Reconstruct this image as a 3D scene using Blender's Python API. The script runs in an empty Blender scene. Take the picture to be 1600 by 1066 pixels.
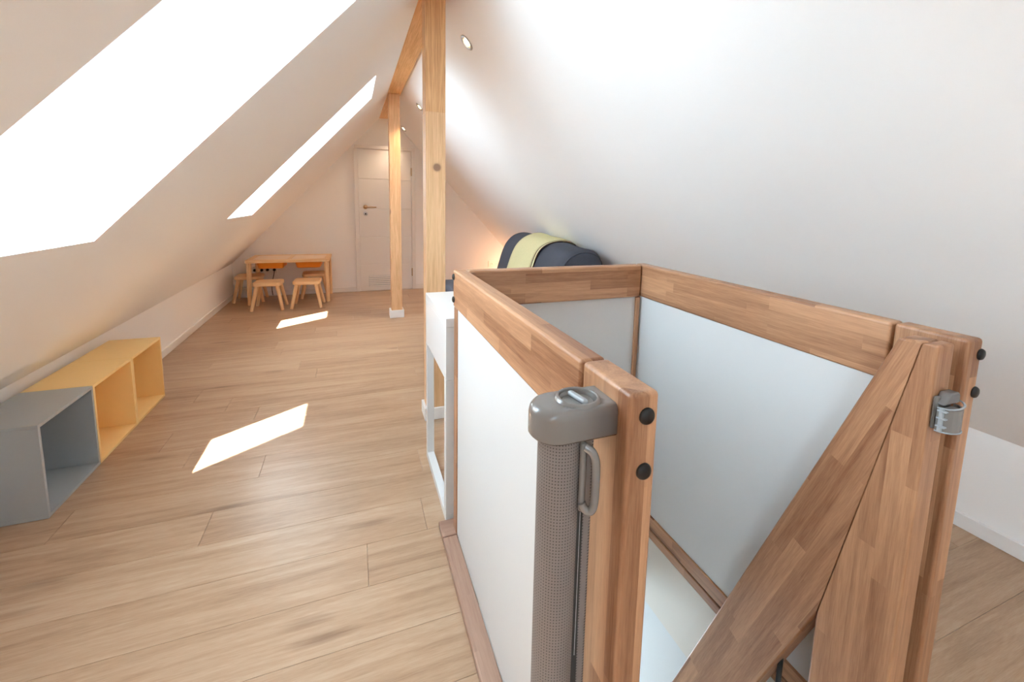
import bpy, bmesh, math, random
from mathutils import Vector, Matrix, Euler
random.seed(7)
scn = bpy.context.scene
COL = scn.collection

# ------------------------------------------------------------------ camera
cd = bpy.data.cameras.new('camera'); cam = bpy.data.objects.new('camera', cd); COL.objects.link(cam)
YAW, PITCH, ROLL, F, CX, CY, CZ = 0.3753, -0.1287, 0.0241, 688.6662, 822.4546, 405.1475, 1.1505
fw = Vector((math.sin(YAW)*math.cos(PITCH), math.cos(YAW)*math.cos(PITCH), math.sin(PITCH)))
rt = Vector((math.cos(YAW), -math.sin(YAW), 0)); up = rt.cross(fw)
rt, up = math.cos(ROLL)*rt+math.sin(ROLL)*up, -math.sin(ROLL)*rt+math.cos(ROLL)*up
m = Matrix((rt, up, -fw)).transposed().to_4x4(); m.translation = (0, 0, CZ)
cam.matrix_world = m
cd.sensor_fit = 'HORIZONTAL'; cd.sensor_width = 36.0; cd.lens = F/1600*36
cd.shift_x = (800-CX)/1600; cd.shift_y = (CY-533)/1600
cd.clip_start = 0.02
scn.camera = cam

# ------------------------------------------------------------------ sky, sun, exposure
w = bpy.data.worlds.new('sky'); scn.world = w; w.use_nodes = True
bg = w.node_tree.nodes['Background']
bg.inputs[0].default_value = (0.67, 0.845, 1.0, 1); bg.inputs[1].default_value = 22.0
SUN = Vector((0.055, 0.70, -1.0))
sl = bpy.data.lights.new('sun', 'SUN'); sl.energy = 54; sl.angle = math.radians(0.55); sl.color = (1.0, 0.98, 0.96)
so = bpy.data.objects.new('sun', sl); COL.objects.link(so)
so.rotation_euler = SUN.to_track_quat('-Z', 'Y').to_euler(); so.location = (-1, -3, 6)
vs = scn.view_settings
scn.display_settings.display_device = 'sRGB'
vs.view_transform = 'Standard'; vs.look = 'None'; vs.exposure = 0.12; vs.gamma = 1.0; vs.use_curve_mapping = False
cy = scn.cycles
cy.max_bounces = 14; cy.diffuse_bounces = 9; cy.glossy_bounces = 4; cy.transparent_max_bounces = 12
cy.caustics_reflective = False; cy.caustics_refractive = False; cy.sample_clamp_indirect = 8.0
cy.use_denoising = True

# ------------------------------------------------------------------ materials
MAT = {}
def newmat(name):
    mt = bpy.data.materials.new(name); mt.use_nodes = True
    nt = mt.node_tree; b = nt.nodes['Principled BSDF']
    MAT[name] = mt
    return mt, nt, b
def plain(name, col, rough=0.5, metal=0.0, spec=0.5, noise=0.0, nscale=40, bump=0.0, bscale=300, coat=0.0):
    mt, nt, b = newmat(name)
    b.inputs['Base Color'].default_value = (*col, 1); b.inputs['Roughness'].default_value = rough
    b.inputs['Metallic'].default_value = metal; b.inputs['Specular IOR Level'].default_value = spec
    b.inputs['Coat Weight'].default_value = coat
    N, Lk = nt.nodes, nt.links
    tc = N.new('ShaderNodeTexCoord')
    if noise > 0:
        n = N.new('ShaderNodeTexNoise'); n.inputs['Scale'].default_value = nscale; n.inputs['Detail'].default_value = 4
        Lk.new(tc.outputs['Object'], n.inputs['Vector'])
        mx = N.new('ShaderNodeMix'); mx.data_type = 'RGBA'
        mx.inputs[6].default_value = (*[c*(1-noise) for c in col], 1); mx.inputs[7].default_value = (*[min(1, c*(1+noise)) for c in col], 1)
        Lk.new(n.outputs['Fac'], mx.inputs[0]); Lk.new(mx.outputs[2], b.inputs['Base Color'])
    if bump > 0:
        n2 = N.new('ShaderNodeTexNoise'); n2.inputs['Scale'].default_value = bscale; n2.inputs['Detail'].default_value = 3
        Lk.new(tc.outputs['Object'], n2.inputs['Vector'])
        bp = N.new('ShaderNodeBump'); bp.inputs['Strength'].default_value = bump; bp.inputs['Distance'].default_value = 0.002
        Lk.new(n2.outputs['Fac'], bp.inputs['Height']); Lk.new(bp.outputs[0], b.inputs['Normal'])
    return mt
def glow(name, col, strength):
    mt, nt, b = newmat(name)
    b.inputs['Base Color'].default_value = (*col, 1)
    b.inputs['Emission Color'].default_value = (*col, 1); b.inputs['Emission Strength'].default_value = strength
    return mt
def ramp(nt, stops):
    r = nt.nodes.new('ShaderNodeValToRGB')
    while len(r.color_ramp.elements) < len(stops): r.color_ramp.elements.new(0.5)
    for e, (p, c) in zip(r.color_ramp.elements, stops):
        e.position = p; e.color = (*c, 1) if len(c) == 3 else c
    return r
def math_node(nt, op, a=None, b=None):
    n = nt.nodes.new('ShaderNodeMath'); n.operation = op
    for i, v in enumerate((a, b)):
        if v is None: continue
        if isinstance(v, (int, float)): n.inputs[i].default_value = v
        else: nt.links.new(v, n.inputs[i])
    return n.outputs[0]
def grain_coords(nt, axis, offset=True):
    """vector (along grain, across 1, across 2) in the object's own space, shifted per object"""
    N, Lk = nt.nodes, nt.links
    tc = N.new('ShaderNodeTexCoord'); sp = N.new('ShaderNodeSeparateXYZ'); Lk.new(tc.outputs['Object'], sp.inputs[0])
    order = {'X': (0, 1, 2), 'Y': (1, 0, 2), 'Z': (2, 0, 1)}[axis]
    o = [sp.outputs[i] for i in order]
    oi = N.new('ShaderNodeObjectInfo')
    sh = math_node(nt, 'MULTIPLY', oi.outputs['Random'], 37.0)
    o[0] = math_node(nt, 'ADD', o[0], sh)
    o1s = math_node(nt, 'ADD', o[1], math_node(nt, 'MULTIPLY', oi.outputs['Random'], 11.0)) if offset else o[1]
    return o[0], o1s, o[2], oi
def comb(nt, a, b, c):
    n = nt.nodes.new('ShaderNodeCombineXYZ')
    for i, v in enumerate((a, b, c)):
        if isinstance(v, (int, float)): n.inputs[i].default_value = v
        else: nt.links.new(v, n.inputs[i])
    return n.outputs[0]
def noise(nt, vec, scale=1.0, detail=4, rough=0.55, dist=0.0):
    n = nt.nodes.new('ShaderNodeTexNoise'); n.inputs['Scale'].default_value = scale; n.inputs['Detail'].default_value = detail
    n.inputs['Roughness'].default_value = rough; n.inputs['Distortion'].default_value = dist
    nt.links.new(vec, n.inputs['Vector']); return n.outputs['Fac']
def mixc(nt, fac, a, b, mode='MIX'):
    n = nt.nodes.new('ShaderNodeMix'); n.data_type = 'RGBA'; n.blend_type = mode
    if isinstance(fac, (int, float)): n.inputs[0].default_value = fac
    else: nt.links.new(fac, n.inputs[0])
    for i, v in ((6, a), (7, b)):
        if isinstance(v, tuple): n.inputs[i].default_value = (*v, 1) if len(v) == 3 else v
        else: nt.links.new(v, n.inputs[i])
    return n.outputs[2]

def stave_wood(name, axis, dark=(0.20, 0.076, 0.032), light=(0.575, 0.315, 0.170), stave=0.033, length=0.30, rough=0.42):
    """finger-jointed beech: staves of differing tone, fine grain"""
    mt, nt, b = newmat(name)
    N, Lk = nt.nodes, nt.links
    a, c1, c2, oi = grain_coords(nt, axis)
    cross = math_node(nt, 'ADD', c1, c2)
    br = N.new('ShaderNodeTexBrick')
    br.inputs['Scale'].default_value = 1.0; br.inputs['Mortar Size'].default_value = 0.0
    br.inputs['Brick Width'].default_value = length; br.inputs['Row Height'].default_value = stave
    br.offset = 0.37; br.offset_frequency = 3; br.squash = 1.35; br.squash_frequency = 2
    br.inputs['Color1'].default_value = (0, 0, 0, 1); br.inputs['Color2'].default_value = (1, 1, 1, 1); br.inputs['Bias'].default_value = 0.0
    Lk.new(comb(nt, a, cross, 0.0), br.inputs['Vector'])
    tone = br.outputs['Color']
    sep = N.new('ShaderNodeSeparateColor'); Lk.new(tone, sep.inputs[0]); t = sep.outputs[0]
    shift = math_node(nt, 'MULTIPLY', t, 5.0)
    g = noise(nt, comb(nt, math_node(nt, 'MULTIPLY', math_node(nt, 'ADD', a, shift), 2.2), math_node(nt, 'MULTIPLY', c1, 42.0), math_node(nt, 'MULTIPLY', c2, 42.0)), 1.0, 5, 0.6, 0.6)
    fib = noise(nt, comb(nt, math_node(nt, 'MULTIPLY', a, 22.0), math_node(nt, 'MULTIPLY', c1, 420.0), math_node(nt, 'MULTIPLY', c2, 420.0)), 1.0, 3, 0.6)
    s = math_node(nt, 'ADD', math_node(nt, 'MULTIPLY', t, 0.30), math_node(nt, 'MULTIPLY', g, 0.66))
    s = math_node(nt, 'ADD', s, math_node(nt, 'MULTIPLY', math_node(nt, 'SUBTRACT', fib, 0.5), 0.35))
    r = ramp(nt, [(0.22, dark), (0.80, light)]); Lk.new(s, r.inputs[0])
    Lk.new(r.outputs[0], b.inputs['Base Color'])
    b.inputs['Roughness'].default_value = rough
    bp = N.new('ShaderNodeBump'); bp.inputs['Strength'].default_value = 0.10; bp.inputs['Distance'].default_value = 0.001
    Lk.new(fib, bp.inputs['Height']); Lk.new(bp.outputs[0], b.inputs['Normal'])
    return mt
def pine_wood(name, axis, dark, light, knot=True, rough=0.5, knot_at=None):
    mt, nt, b = newmat(name)
    N, Lk = nt.nodes, nt.links
    a, c1, c2, oi = grain_coords(nt, axis)
    rings = noise(nt, comb(nt, math_node(nt, 'MULTIPLY', a, 0.9), math_node(nt, 'MULTIPLY', c1, 30.0), math_node(nt, 'MULTIPLY', c2, 30.0)), 1.0, 4, 0.55, 0.8)
    lines = math_node(nt, 'SINE', math_node(nt, 'MULTIPLY', rings, 46.0))
    fib = noise(nt, comb(nt, math_node(nt, 'MULTIPLY', a, 14.0), math_node(nt, 'MULTIPLY', c1, 300.0), math_node(nt, 'MULTIPLY', c2, 300.0)), 1.0, 3, 0.6)
    s = math_node(nt, 'ADD', math_node(nt, 'MULTIPLY', lines, 0.13), math_node(nt, 'MULTIPLY', fib, 0.55))
    s = math_node(nt, 'ADD', s, math_node(nt, 'MULTIPLY', rings, 0.5))
    r = ramp(nt, [(0.25, dark), (0.75, light)]); Lk.new(s, r.inputs[0])
    col = r.outputs[0]
    if knot:
        v = N.new('ShaderNodeTexVoronoi'); v.inputs['Scale'].default_value = 1.0
        Lk.new(comb(nt, math_node(nt, 'MULTIPLY', a, 2.3), math_node(nt, 'MULTIPLY', c1, 6.0), math_node(nt, 'MULTIPLY', c2, 6.0)), v.inputs['Vector'])
        kr = ramp(nt, [(0.0, (1, 1, 1)), (0.075, (0.9, 0.9, 0.9)), (0.10, (0, 0, 0))]); Lk.new(v.outputs['Distance'], kr.inputs[0])
        col = mixc(nt, kr.outputs[0], col, (0.20, 0.085, 0.04))
    if knot_at:
        tc = N.new('ShaderNodeTexCoord'); vm = N.new('ShaderNodeVectorMath'); vm.operation = 'DISTANCE'
        Lk.new(tc.outputs['Object'], vm.inputs[0]); vm.inputs[1].default_value = knot_at
        wob = math_node(nt, 'ADD', vm.outputs['Value'], math_node(nt, 'MULTIPLY', math_node(nt, 'SUBTRACT', fib, 0.5), 0.006))
        kr = ramp(nt, [(0.0, (0.9, 0.9, 0.9)), (0.017, (0.85, 0.85, 0.85)), (0.021, (0.15, 0.15, 0.15)), (0.032, (0, 0, 0))]); Lk.new(wob, kr.inputs[0])
        col = mixc(nt, kr.outputs[0], col, (0.20, 0.10, 0.06))
    Lk.new(col, b.inputs['Base Color']); b.inputs['Roughness'].default_value = rough
    return mt
def floor_wood(name):
    mt, nt, b = newmat(name)
    N, Lk = nt.nodes, nt.links
    a, c1, c2, oi = grain_coords(nt, 'X')
    big = noise(nt, comb(nt, math_node(nt, 'MULTIPLY', a, 0.9), math_node(nt, 'MULTIPLY', c1, 9.0), 0.0), 1.0, 4, 0.55, 1.2)
    lines = math_node(nt, 'SINE', math_node(nt, 'MULTIPLY', big, 55.0))
    mid = noise(nt, comb(nt, math_node(nt, 'MULTIPLY', a, 3.0), math_node(nt, 'MULTIPLY', c1, 55.0), 0.0), 1.0, 5, 0.65, 0.3)
    fib = noise(nt, comb(nt, math_node(nt, 'MULTIPLY', a, 24.0), math_node(nt, 'MULTIPLY', c1, 520.0), 0.0), 1.0, 3, 0.6)
    s = math_node(nt, 'ADD', math_node(nt, 'MULTIPLY', big, 0.54), math_node(nt, 'MULTIPLY', mid, 0.50))
    s = math_node(nt, 'ADD', s, math_node(nt, 'MULTIPLY', lines, 0.022))
    s = math_node(nt, 'ADD', s, math_node(nt, 'MULTIPLY', math_node(nt, 'SUBTRACT', fib, 0.5), 0.40))
    s = math_node(nt, 'ADD', s, math_node(nt, 'MULTIPLY', math_node(nt, 'SUBTRACT', oi.outputs['Random'], 0.5), 0.09))
    r = ramp(nt, [(0.24, (0.245, 0.135, 0.075)), (0.50, (0.405, 0.258, 0.158)), (0.76, (0.510, 0.362, 0.245))]); Lk.new(s, r.inputs[0])
    col = r.outputs[0]
    v = N.new('ShaderNodeTexVoronoi'); v.inputs['Scale'].default_value = 1.0
    Lk.new(comb(nt, math_node(nt, 'MULTIPLY', a, 1.5), math_node(nt, 'MULTIPLY', c1, 6.5), 0.0), v.inputs['Vector'])
    wob = math_node(nt, 'ADD', v.outputs['Distance'], math_node(nt, 'MULTIPLY', math_node(nt, 'SUBTRACT', mid, 0.5), 0.16))
    kr = ramp(nt, [(0.0, (0.8, 0.8, 0.8)), (0.05, (0.5, 0.5, 0.5)), (0.15, (0, 0, 0))]); Lk.new(wob, kr.inputs[0])
    col = mixc(nt, kr.outputs[0], col, (0.17, 0.09, 0.05))
    crack = noise(nt, comb(nt, math_node(nt, 'MULTIPLY', a, 1.3), math_node(nt, 'MULTIPLY', c1, 26.0), 3.0), 1.0, 2, 0.5, 0.2)
    cr = ramp(nt, [(0.0, (0, 0, 0)), (0.735, (0, 0, 0)), (0.77, (0.75, 0.75, 0.75))]); Lk.new(crack, cr.inputs[0])
    col = mixc(nt, cr.outputs[0], col, (0.16, 0.09, 0.06))
    Lk.new(col, b.inputs['Base Color'])
    b.inputs['Roughness'].default_value = 0.33; b.inputs['Specular IOR Level'].default_value = 0.5
    bp = N.new('ShaderNodeBump'); bp.inputs['Strength'].default_value = 0.12; bp.inputs['Distance'].default_value = 0.0015
    Lk.new(fib, bp.inputs['Height']); Lk.new(bp.outputs[0], b.inputs['Normal'])
    return mt
def clear_glass(name):
    mt, nt, b = newmat(name)
    N, Lk = nt.nodes, nt.links
    N.remove(b); out = [n for n in N if n.type == 'OUTPUT_MATERIAL'][0]
    tr = N.new('ShaderNodeBsdfTransparent'); tr.inputs[0].default_value = (0.97, 0.985, 0.98, 1)
    gl = N.new('ShaderNodeBsdfGlossy'); gl.inputs['Roughness'].default_value = 0.02
    lw = N.new('ShaderNodeLayerWeight'); lw.inputs['Blend'].default_value = 0.5
    fr = math_node(nt, 'ADD', math_node(nt, 'MULTIPLY', math_node(nt, 'POWER', lw.outputs['Facing'], 5.0), 0.6), 0.03)
    mx = N.new('ShaderNodeMixShader'); Lk.new(fr, mx.inputs[0]); Lk.new(tr.outputs[0], mx.inputs[1]); Lk.new(gl.outputs[0], mx.inputs[2])
    Lk.new(mx.outputs[0], out.inputs['Surface'])
    return mt
def blind_cloth(name):
    mt, nt, b = newmat(name)
    N, Lk = nt.nodes, nt.links
    N.remove(b); out = [n for n in N if n.type == 'OUTPUT_MATERIAL'][0]
    df = N.new('ShaderNodeBsdfDiffuse'); df.inputs[0].default_value = (0.85, 0.87, 0.88, 1)
    tl = N.new('ShaderNodeBsdfTranslucent'); tl.inputs[0].default_value = (0.85, 0.88, 0.90, 1)
    mx = N.new('ShaderNodeMixShader'); mx.inputs[0].default_value = 0.30
    Lk.new(df.outputs[0], mx.inputs[1]); Lk.new(tl.outputs[0], mx.inputs[2]); Lk.new(mx.outputs[0], out.inputs['Surface'])
    return mt
def mesh_fabric(name, cx, cyy):
    """woven gate mesh: small dark holes in a taupe net, wrapped round the vertical roll"""
    mt, nt, b = newmat(name)
    N, Lk = nt.nodes, nt.links
    tc = N.new('ShaderNodeTexCoord'); sp = N.new('ShaderNodeSeparateXYZ'); Lk.new(tc.outputs['Object'], sp.inputs[0])
    ang = math_node(nt, 'ARCTAN2', sp.outputs[1], sp.outputs[0])
    u = math_node(nt, 'SINE', math_node(nt, 'MULTIPLY', ang, 46.0))
    v = math_node(nt, 'SINE', math_node(nt, 'MULTIPLY', sp.outputs[2], 2*math.pi/0.0042))
    h = math_node(nt, 'MULTIPLY', math_node(nt, 'MAXIMUM', u, 0.0), math_node(nt, 'MAXIMUM', v, 0.0))
    r = ramp(nt, [(0.20, (0.200, 0.170, 0.155)), (0.5, (0.045, 0.036, 0.032))]); Lk.new(h, r.inputs[0])
    Lk.new(r.outputs[0], b.inputs['Base Color']); b.inputs['Roughness'].default_value = 0.6
    bp = N.new('ShaderNodeBump'); bp.inputs['Strength'].default_value = 0.5; bp.inputs['Distance'].default_value = 0.0006; bp.invert = True
    Lk.new(h, bp.inputs['Height']); Lk.new(bp.outputs[0], b.inputs['Normal'])
    return mt

plain('wall_white', (0.92, 0.92, 0.92), 0.75, spec=0.3, bump=0.08, bscale=500)
plain('trim_white', (0.86, 0.86, 0.855), 0.35)
plain('door_white', (0.83, 0.81, 0.79), 0.4)
plain('frame_white', (0.84, 0.87, 0.89), 0.35)
plain('slab_beige', (0.72, 0.67, 0.60), 0.8)  # warm bounce light on the slab edge is put into this beige
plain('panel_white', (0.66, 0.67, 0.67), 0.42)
plain('lacquer_white', (0.74, 0.765, 0.775), 0.25)
plain('grey_lacquer', (0.37, 0.405, 0.425), 0.38, noise=0.02)
plain('grey_edge', (0.34, 0.385, 0.415), 0.4)
plain('yellow_lacquer', (0.88, 0.62, 0.265), 0.4, noise=0.02)
plain('grey_plastic', (0.190, 0.178, 0.165), 0.22, coat=0.3)
plain('grey_plastic_light', (0.33, 0.36, 0.38), 0.25)
plain('grey_plastic_clear', (0.16, 0.15, 0.145), 0.15)
plain('black_cap', (0.014, 0.013, 0.013), 0.4, spec=0.3)
plain('black_metal', (0.012, 0.012, 0.013), 0.35)
plain('dark_gap', (0.03, 0.028, 0.027), 0.7)
plain('bead_white', (0.75, 0.75, 0.74), 0.4)
plain('brass', (0.50, 0.36, 0.22), 0.3, metal=0.9)
plain('steel', (0.55, 0.55, 0.55), 0.3, metal=1.0)
plain('orange_plastic', (0.90, 0.30, 0.03), 0.4)
plain('birch_top', (0.80, 0.60, 0.44), 0.45)
plain('sofa_fabric', (0.060, 0.066, 0.088), 0.9, noise=0.25, nscale=160, bump=0.35, bscale=700)
plain('blanket_yellow', (0.70, 0.64, 0.36), 0.9, noise=0.08, nscale=90, bump=0.4, bscale=600)
plain('blanket_hem', (0.12, 0.06, 0.045), 0.9)
plain('socket_white', (0.85, 0.84, 0.82), 0.35)
floor_wood('floor_oak')
for ax in 'XYZ': stave_wood('beech_'+ax, ax)
for ax in 'XYZ': stave_wood('beech_base_'+ax, ax, (0.26, 0.14, 0.095), (0.45, 0.285, 0.205))
pine_wood('pine_Y', 'Y', (0.64, 0.31, 0.105), (0.85, 0.50, 0.225), knot=False)
pine_wood('pine_Z', 'Z', (0.58, 0.30, 0.13), (0.79, 0.48, 0.265), knot=True)
pine_wood('pine_upper', 'Z', (0.52, 0.26, 0.105), (0.77, 0.46, 0.215), knot=False)
pine_wood('pine_lower', 'Z', (0.58, 0.33, 0.16), (0.78, 0.50, 0.275), knot=False, knot_at=(0.006, -0.05, 1.31))
pine_wood('pine_toy_X', 'X', (0.66, 0.385, 0.18), (0.86, 0.60, 0.34), knot=False)
pine_wood('pine_toy_Z', 'Z', (0.66, 0.385, 0.18), (0.86, 0.60, 0.34), knot=False)
clear_glass('glass')
blind_cloth('blind_cloth')
mesh_fabric('gate_mesh', 0, 0)
glow('lamp_warm', (1.0, 0.78, 0.48), 30.0)
glow('lamp_globe', (1.0, 0.60, 0.28), 6.0)

# ------------------------------------------------------------------ helpers
def link(name, me, mat, parent=None, smooth=False, wn=False):
    o = bpy.data.objects.new(name, me); COL.objects.link(o)
    if mat: me.materials.append(MAT[mat])
    if parent: o.parent = parent
    if smooth or wn:
        for p in me.polygons: p.use_smooth = True
    if wn:
        md = o.modifiers.new('weighted', 'WEIGHTED_NORMAL'); md.keep_sharp = False; md.weight = 100
    return o
def tomesh(name, bm):
    bmesh.ops.recalc_face_normals(bm, faces=bm.faces[:])
    me = bpy.data.meshes.new(name); bm.to_mesh(me); bm.free(); return me
def bm_box(bm, lo, hi, mat=None):
    vs_ = [bm.verts.new((x, y, z)) for x in (lo[0], hi[0]) for y in (lo[1], hi[1]) for z in (lo[2], hi[2])]
    if mat is not None:
        for v in vs_: v.co = mat @ v.co
    f = [(0, 1, 3, 2), (4, 6, 7, 5), (0, 4, 5, 1), (2, 3, 7, 6), (0, 2, 6, 4), (1, 5, 7, 3)]
    return [bm.faces.new([vs_[i] for i in q]) for q in f]
def box(name, lo, hi, mat, parent=None, bev=0.0, seg=2, off=(0, 0, 0)):
    """a box between two points, given in the parent's space; its own origin at off"""
    bm = bmesh.new()
    lo = [a-b for a, b in zip(lo, off)]; hi = [a-b for a, b in zip(hi, off)]
    bm_box(bm, lo, hi)
    if bev > 0:
        bmesh.ops.bevel(bm, geom=bm.edges[:], offset=bev, segments=seg, profile=0.5, affect='EDGES')
    o = link(name, tomesh(name, bm), mat, parent, wn=bev > 0); o.location = off
    return o
def prism(name, poly, axis, lo, hi, mat, parent=None, bev=0.0, seg=2, off=(0, 0, 0), sharp=()):
    """poly: 2D points in the two other axes (x: (y,z), y: (x,z), z: (x,y)), extruded along axis"""
    bm = bmesh.new()
    def P(p, t):
        v = {'x': (t, p[0], p[1]), 'y': (p[0], t, p[1]), 'z': (p[0], p[1], t)}[axis]
        return tuple(a-b for a, b in zip(v, off))
    a = [bm.verts.new(P(p, lo)) for p in poly]; b = [bm.verts.new(P(p, hi)) for p in poly]
    n = len(poly)
    bm.faces.new(a); bm.faces.new(b[::-1])
    for i in range(n): bm.faces.new((a[i], a[(i+1) % n], b[(i+1) % n], b[i]))
    if bev > 0:
        bmesh.ops.recalc_face_normals(bm, faces=bm.faces[:])
        skip = [(set((a[i], a[j])), set((b[i], b[j]))) for i, j in sharp]
        es = [e for e in bm.edges if len(e.link_faces) == 2 and e.calc_face_angle(0) > 0.35 and not any(set(e.verts) in q for q in skip)]
        bmesh.ops.bevel(bm, geom=es, offset=bev, segments=seg, profile=0.5, affect='EDGES')
    o = link(name, tomesh(name, bm), mat, parent, wn=bev > 0); o.location = off
    return o
def lathe(name, prof, mat, parent=None, loc=(0, 0, 0), n=24, rot=None, sx=1, sy=1, caps=True):
    """prof: (radius, z) pairs"""
    bm = bmesh.new(); rings = []
    for r, z in prof:
        if r < 1e-6: rings.append([bm.verts.new((0, 0, z))])
        else: rings.append([bm.verts.new((r*sx*math.cos(2*math.pi*i/n), r*sy*math.sin(2*math.pi*i/n), z)) for i in range(n)])
    for A, B in zip(rings, rings[1:]):
        for i in range(n):
            j = (i+1) % n
            q = [A[i % len(A)], A[j % len(A)], B[j % len(B)], B[i % len(B)]]
            q = list(dict.fromkeys(q))
            if len(q) >= 3: bm.faces.new(q)
    for R in (rings[0], rings[-1]):
        if len(R) > 2 and caps: bm.faces.new(R)
    o = link(name, tomesh(name, bm), mat, parent, wn=True); o.location = loc
    if rot is not None: o.rotation_euler = rot
    return o
def rod(name, p0, p1, r0, r1, mat, parent=None, n=14, bev=0.0):
    p0, p1 = Vector(p0), Vector(p1); d = p1-p0; L = d.length
    b = bev
    prof = [(0, 0), (r0-b, 0), (r0, b), (r1, L-b), (r1-b, L), (0, L)] if b > 0 else [(0, 0), (r0, 0), (r1, L), (0, L)]
    return lathe(name, prof, mat, parent, p0, n, d.to_track_quat('Z', 'Y').to_euler())
def tube(name, pts, r, mat, parent=None, n=8, closed=False):
    cu = bpy.data.curves.new(name, 'CURVE'); cu.dimensions = '3D'; cu.bevel_depth = r; cu.bevel_resolution = 3; cu.use_fill_caps = True
    sp = cu.splines.new('POLY'); sp.points.add(len(pts)-1); sp.use_cyclic_u = closed
    for p, q in zip(sp.points, pts): p.co = (*q, 1)
    tmp = bpy.data.objects.new(name, cu); COL.objects.link(tmp)
    me = bpy.data.meshes.new_from_object(tmp)
    bpy.data.objects.remove(tmp); bpy.data.curves.remove(cu)
    me.name = name; me.materials.clear()
    return link(name, me, mat, parent, smooth=True)
def thing(name, label, cat, loc=(0, 0, 0), rz=0.0, group=None):
    o = bpy.data.objects.new(name, None); COL.objects.link(o)
    o.location = loc; o.rotation_euler = (0, 0, rz); o.empty_display_size = 0.1
    o['label'] = label; o['category'] = cat
    if group: o['group'] = group
    return o
def struct(o, label=None, cat=None):
    o['kind'] = 'structure'
    if label: o['label'] = label
    if cat: o['category'] = cat
    return o
def dup(root, loc, rz, label):
    r = root.copy(); COL.objects.link(r); r.location = loc; r.rotation_euler = (0, 0, rz); r['label'] = label
    for ch in list(root.children):
        c = ch.copy(); COL.objects.link(c); c.parent = r
        for g in list(ch.children):
            d = g.copy(); COL.objects.link(d); d.parent = c
    return r

# ------------------------------------------------------------------ room shell
XL, XR, Y0, Y1 = -1.284, 2.066, -4.2, 5.769       # knee walls, back gable, far gable
ML, BL = 1.077, 1.767                              # left slope z = BL + ML x
MR, BR = 1.0896, 2.629                             # right slope z = BR - MR x
zl = lambda x: BL+ML*x
zr = lambda x: BR-MR*x
XRG = (BR-BL)/(ML+MR); ZRG = zl(XRG)               # ridge
ZKL, ZKR = zl(XL), zr(XR)
OPX0, OPX1, OPY0, OPY1 = 0.303, 1.002, 0.564, 1.4365   # stair opening

# floor: slab with the stair opening, planks laid across the room
bm = bmesh.new()
for lo, hi in (((XL-0.1, Y0-0.1, -0.365), (OPX0, Y1+0.1, -0.014)), ((OPX1+0.012, Y0-0.1, -0.365), (XR+0.1, Y1+0.1, -0.014)),
               ((OPX0, Y0-0.1, -0.365), (OPX1+0.012, OPY0, -0.014)), ((OPX0, OPY1, -0.365), (OPX1+0.012, Y1+0.1, -0.014))):
    bm_box(bm, lo, hi)
floor = struct(link('floor', tomesh('floor', bm), 'slab_beige'), 'light oak plank floor running across the attic room', 'floor')
PW = 0.1745
plank_cache = {}
def plank(x0, x1, y0, y1):
    L, W = round(x1-x0, 4), round(y1-y0, 4)
    if L < 0.02 or W < 0.01: return
    if (L, W) not in plank_cache:
        b_ = bmesh.new(); g = 0.0004
        c = 0.0007
        lo = (g, g, -0.0135); hi = (L-g, W-g, 0.0)
        vb = [b_.verts.new(v) for v in ((lo[0], lo[1], lo[2]), (hi[0], lo[1], lo[2]), (hi[0], hi[1], lo[2]), (lo[0], hi[1], lo[2]))]
        vm = [b_.verts.new(v) for v in ((lo[0], lo[1], -c), (hi[0], lo[1], -c), (hi[0], hi[1], -c), (lo[0], hi[1], -c))]
        vt = [b_.verts.new(v) for v in ((lo[0]+c, lo[1]+c, 0), (hi[0]-c, lo[1]+c, 0), (hi[0]-c, hi[1]-c, 0), (lo[0]+c, hi[1]-c, 0))]
        b_.faces.new(vb[::-1]); b_.faces.new(vt)
        for A, B in ((vb, vm), (vm, vt)):
            for i in range(4): b_.faces.new((A[i], A[(i+1) % 4], B[(i+1) % 4], B[i]))
        me = tomesh('plank', b_); me.materials.append(MAT['floor_oak']); plank_cache[(L, W)] = me
    o = bpy.data.objects.new('plank', plank_cache[(L, W)]); COL.objects.link(o); o.parent = floor
    o.location = (x0, y0, 0)
fixed = {1: -0.503, 0: 0.216, -1: 0.016}
k0 = math.floor((Y0-OPY1)/PW); k1 = math.ceil((Y1-OPY1)/PW)
PL = 1.22
for k in range(k0, k1):
    ya, yb = max(Y0, OPY1+k*PW), min(Y1, OPY1+(k+1)*PW)
    if yb-ya < 0.005: continue
    j = fixed.get(k, random.uniform(0, PL))
    js = sorted(j+i*PL for i in range(-5, 6))
    xs = [XL]+[q for q in js if XL+0.03 < q < XR-0.03]+[XR]
    for a_, b_ in zip(xs, xs[1:]):
        if ya > OPY0-0.01 and yb < OPY1+0.01:
            if a_ < OPX0: plank(a_, min(b_, OPX0), ya, yb)
            if b_ > OPX1+0.012: plank(max(a_, OPX1+0.012), b_, ya, yb)
        else: plank(a_, b_, ya, yb)

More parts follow.
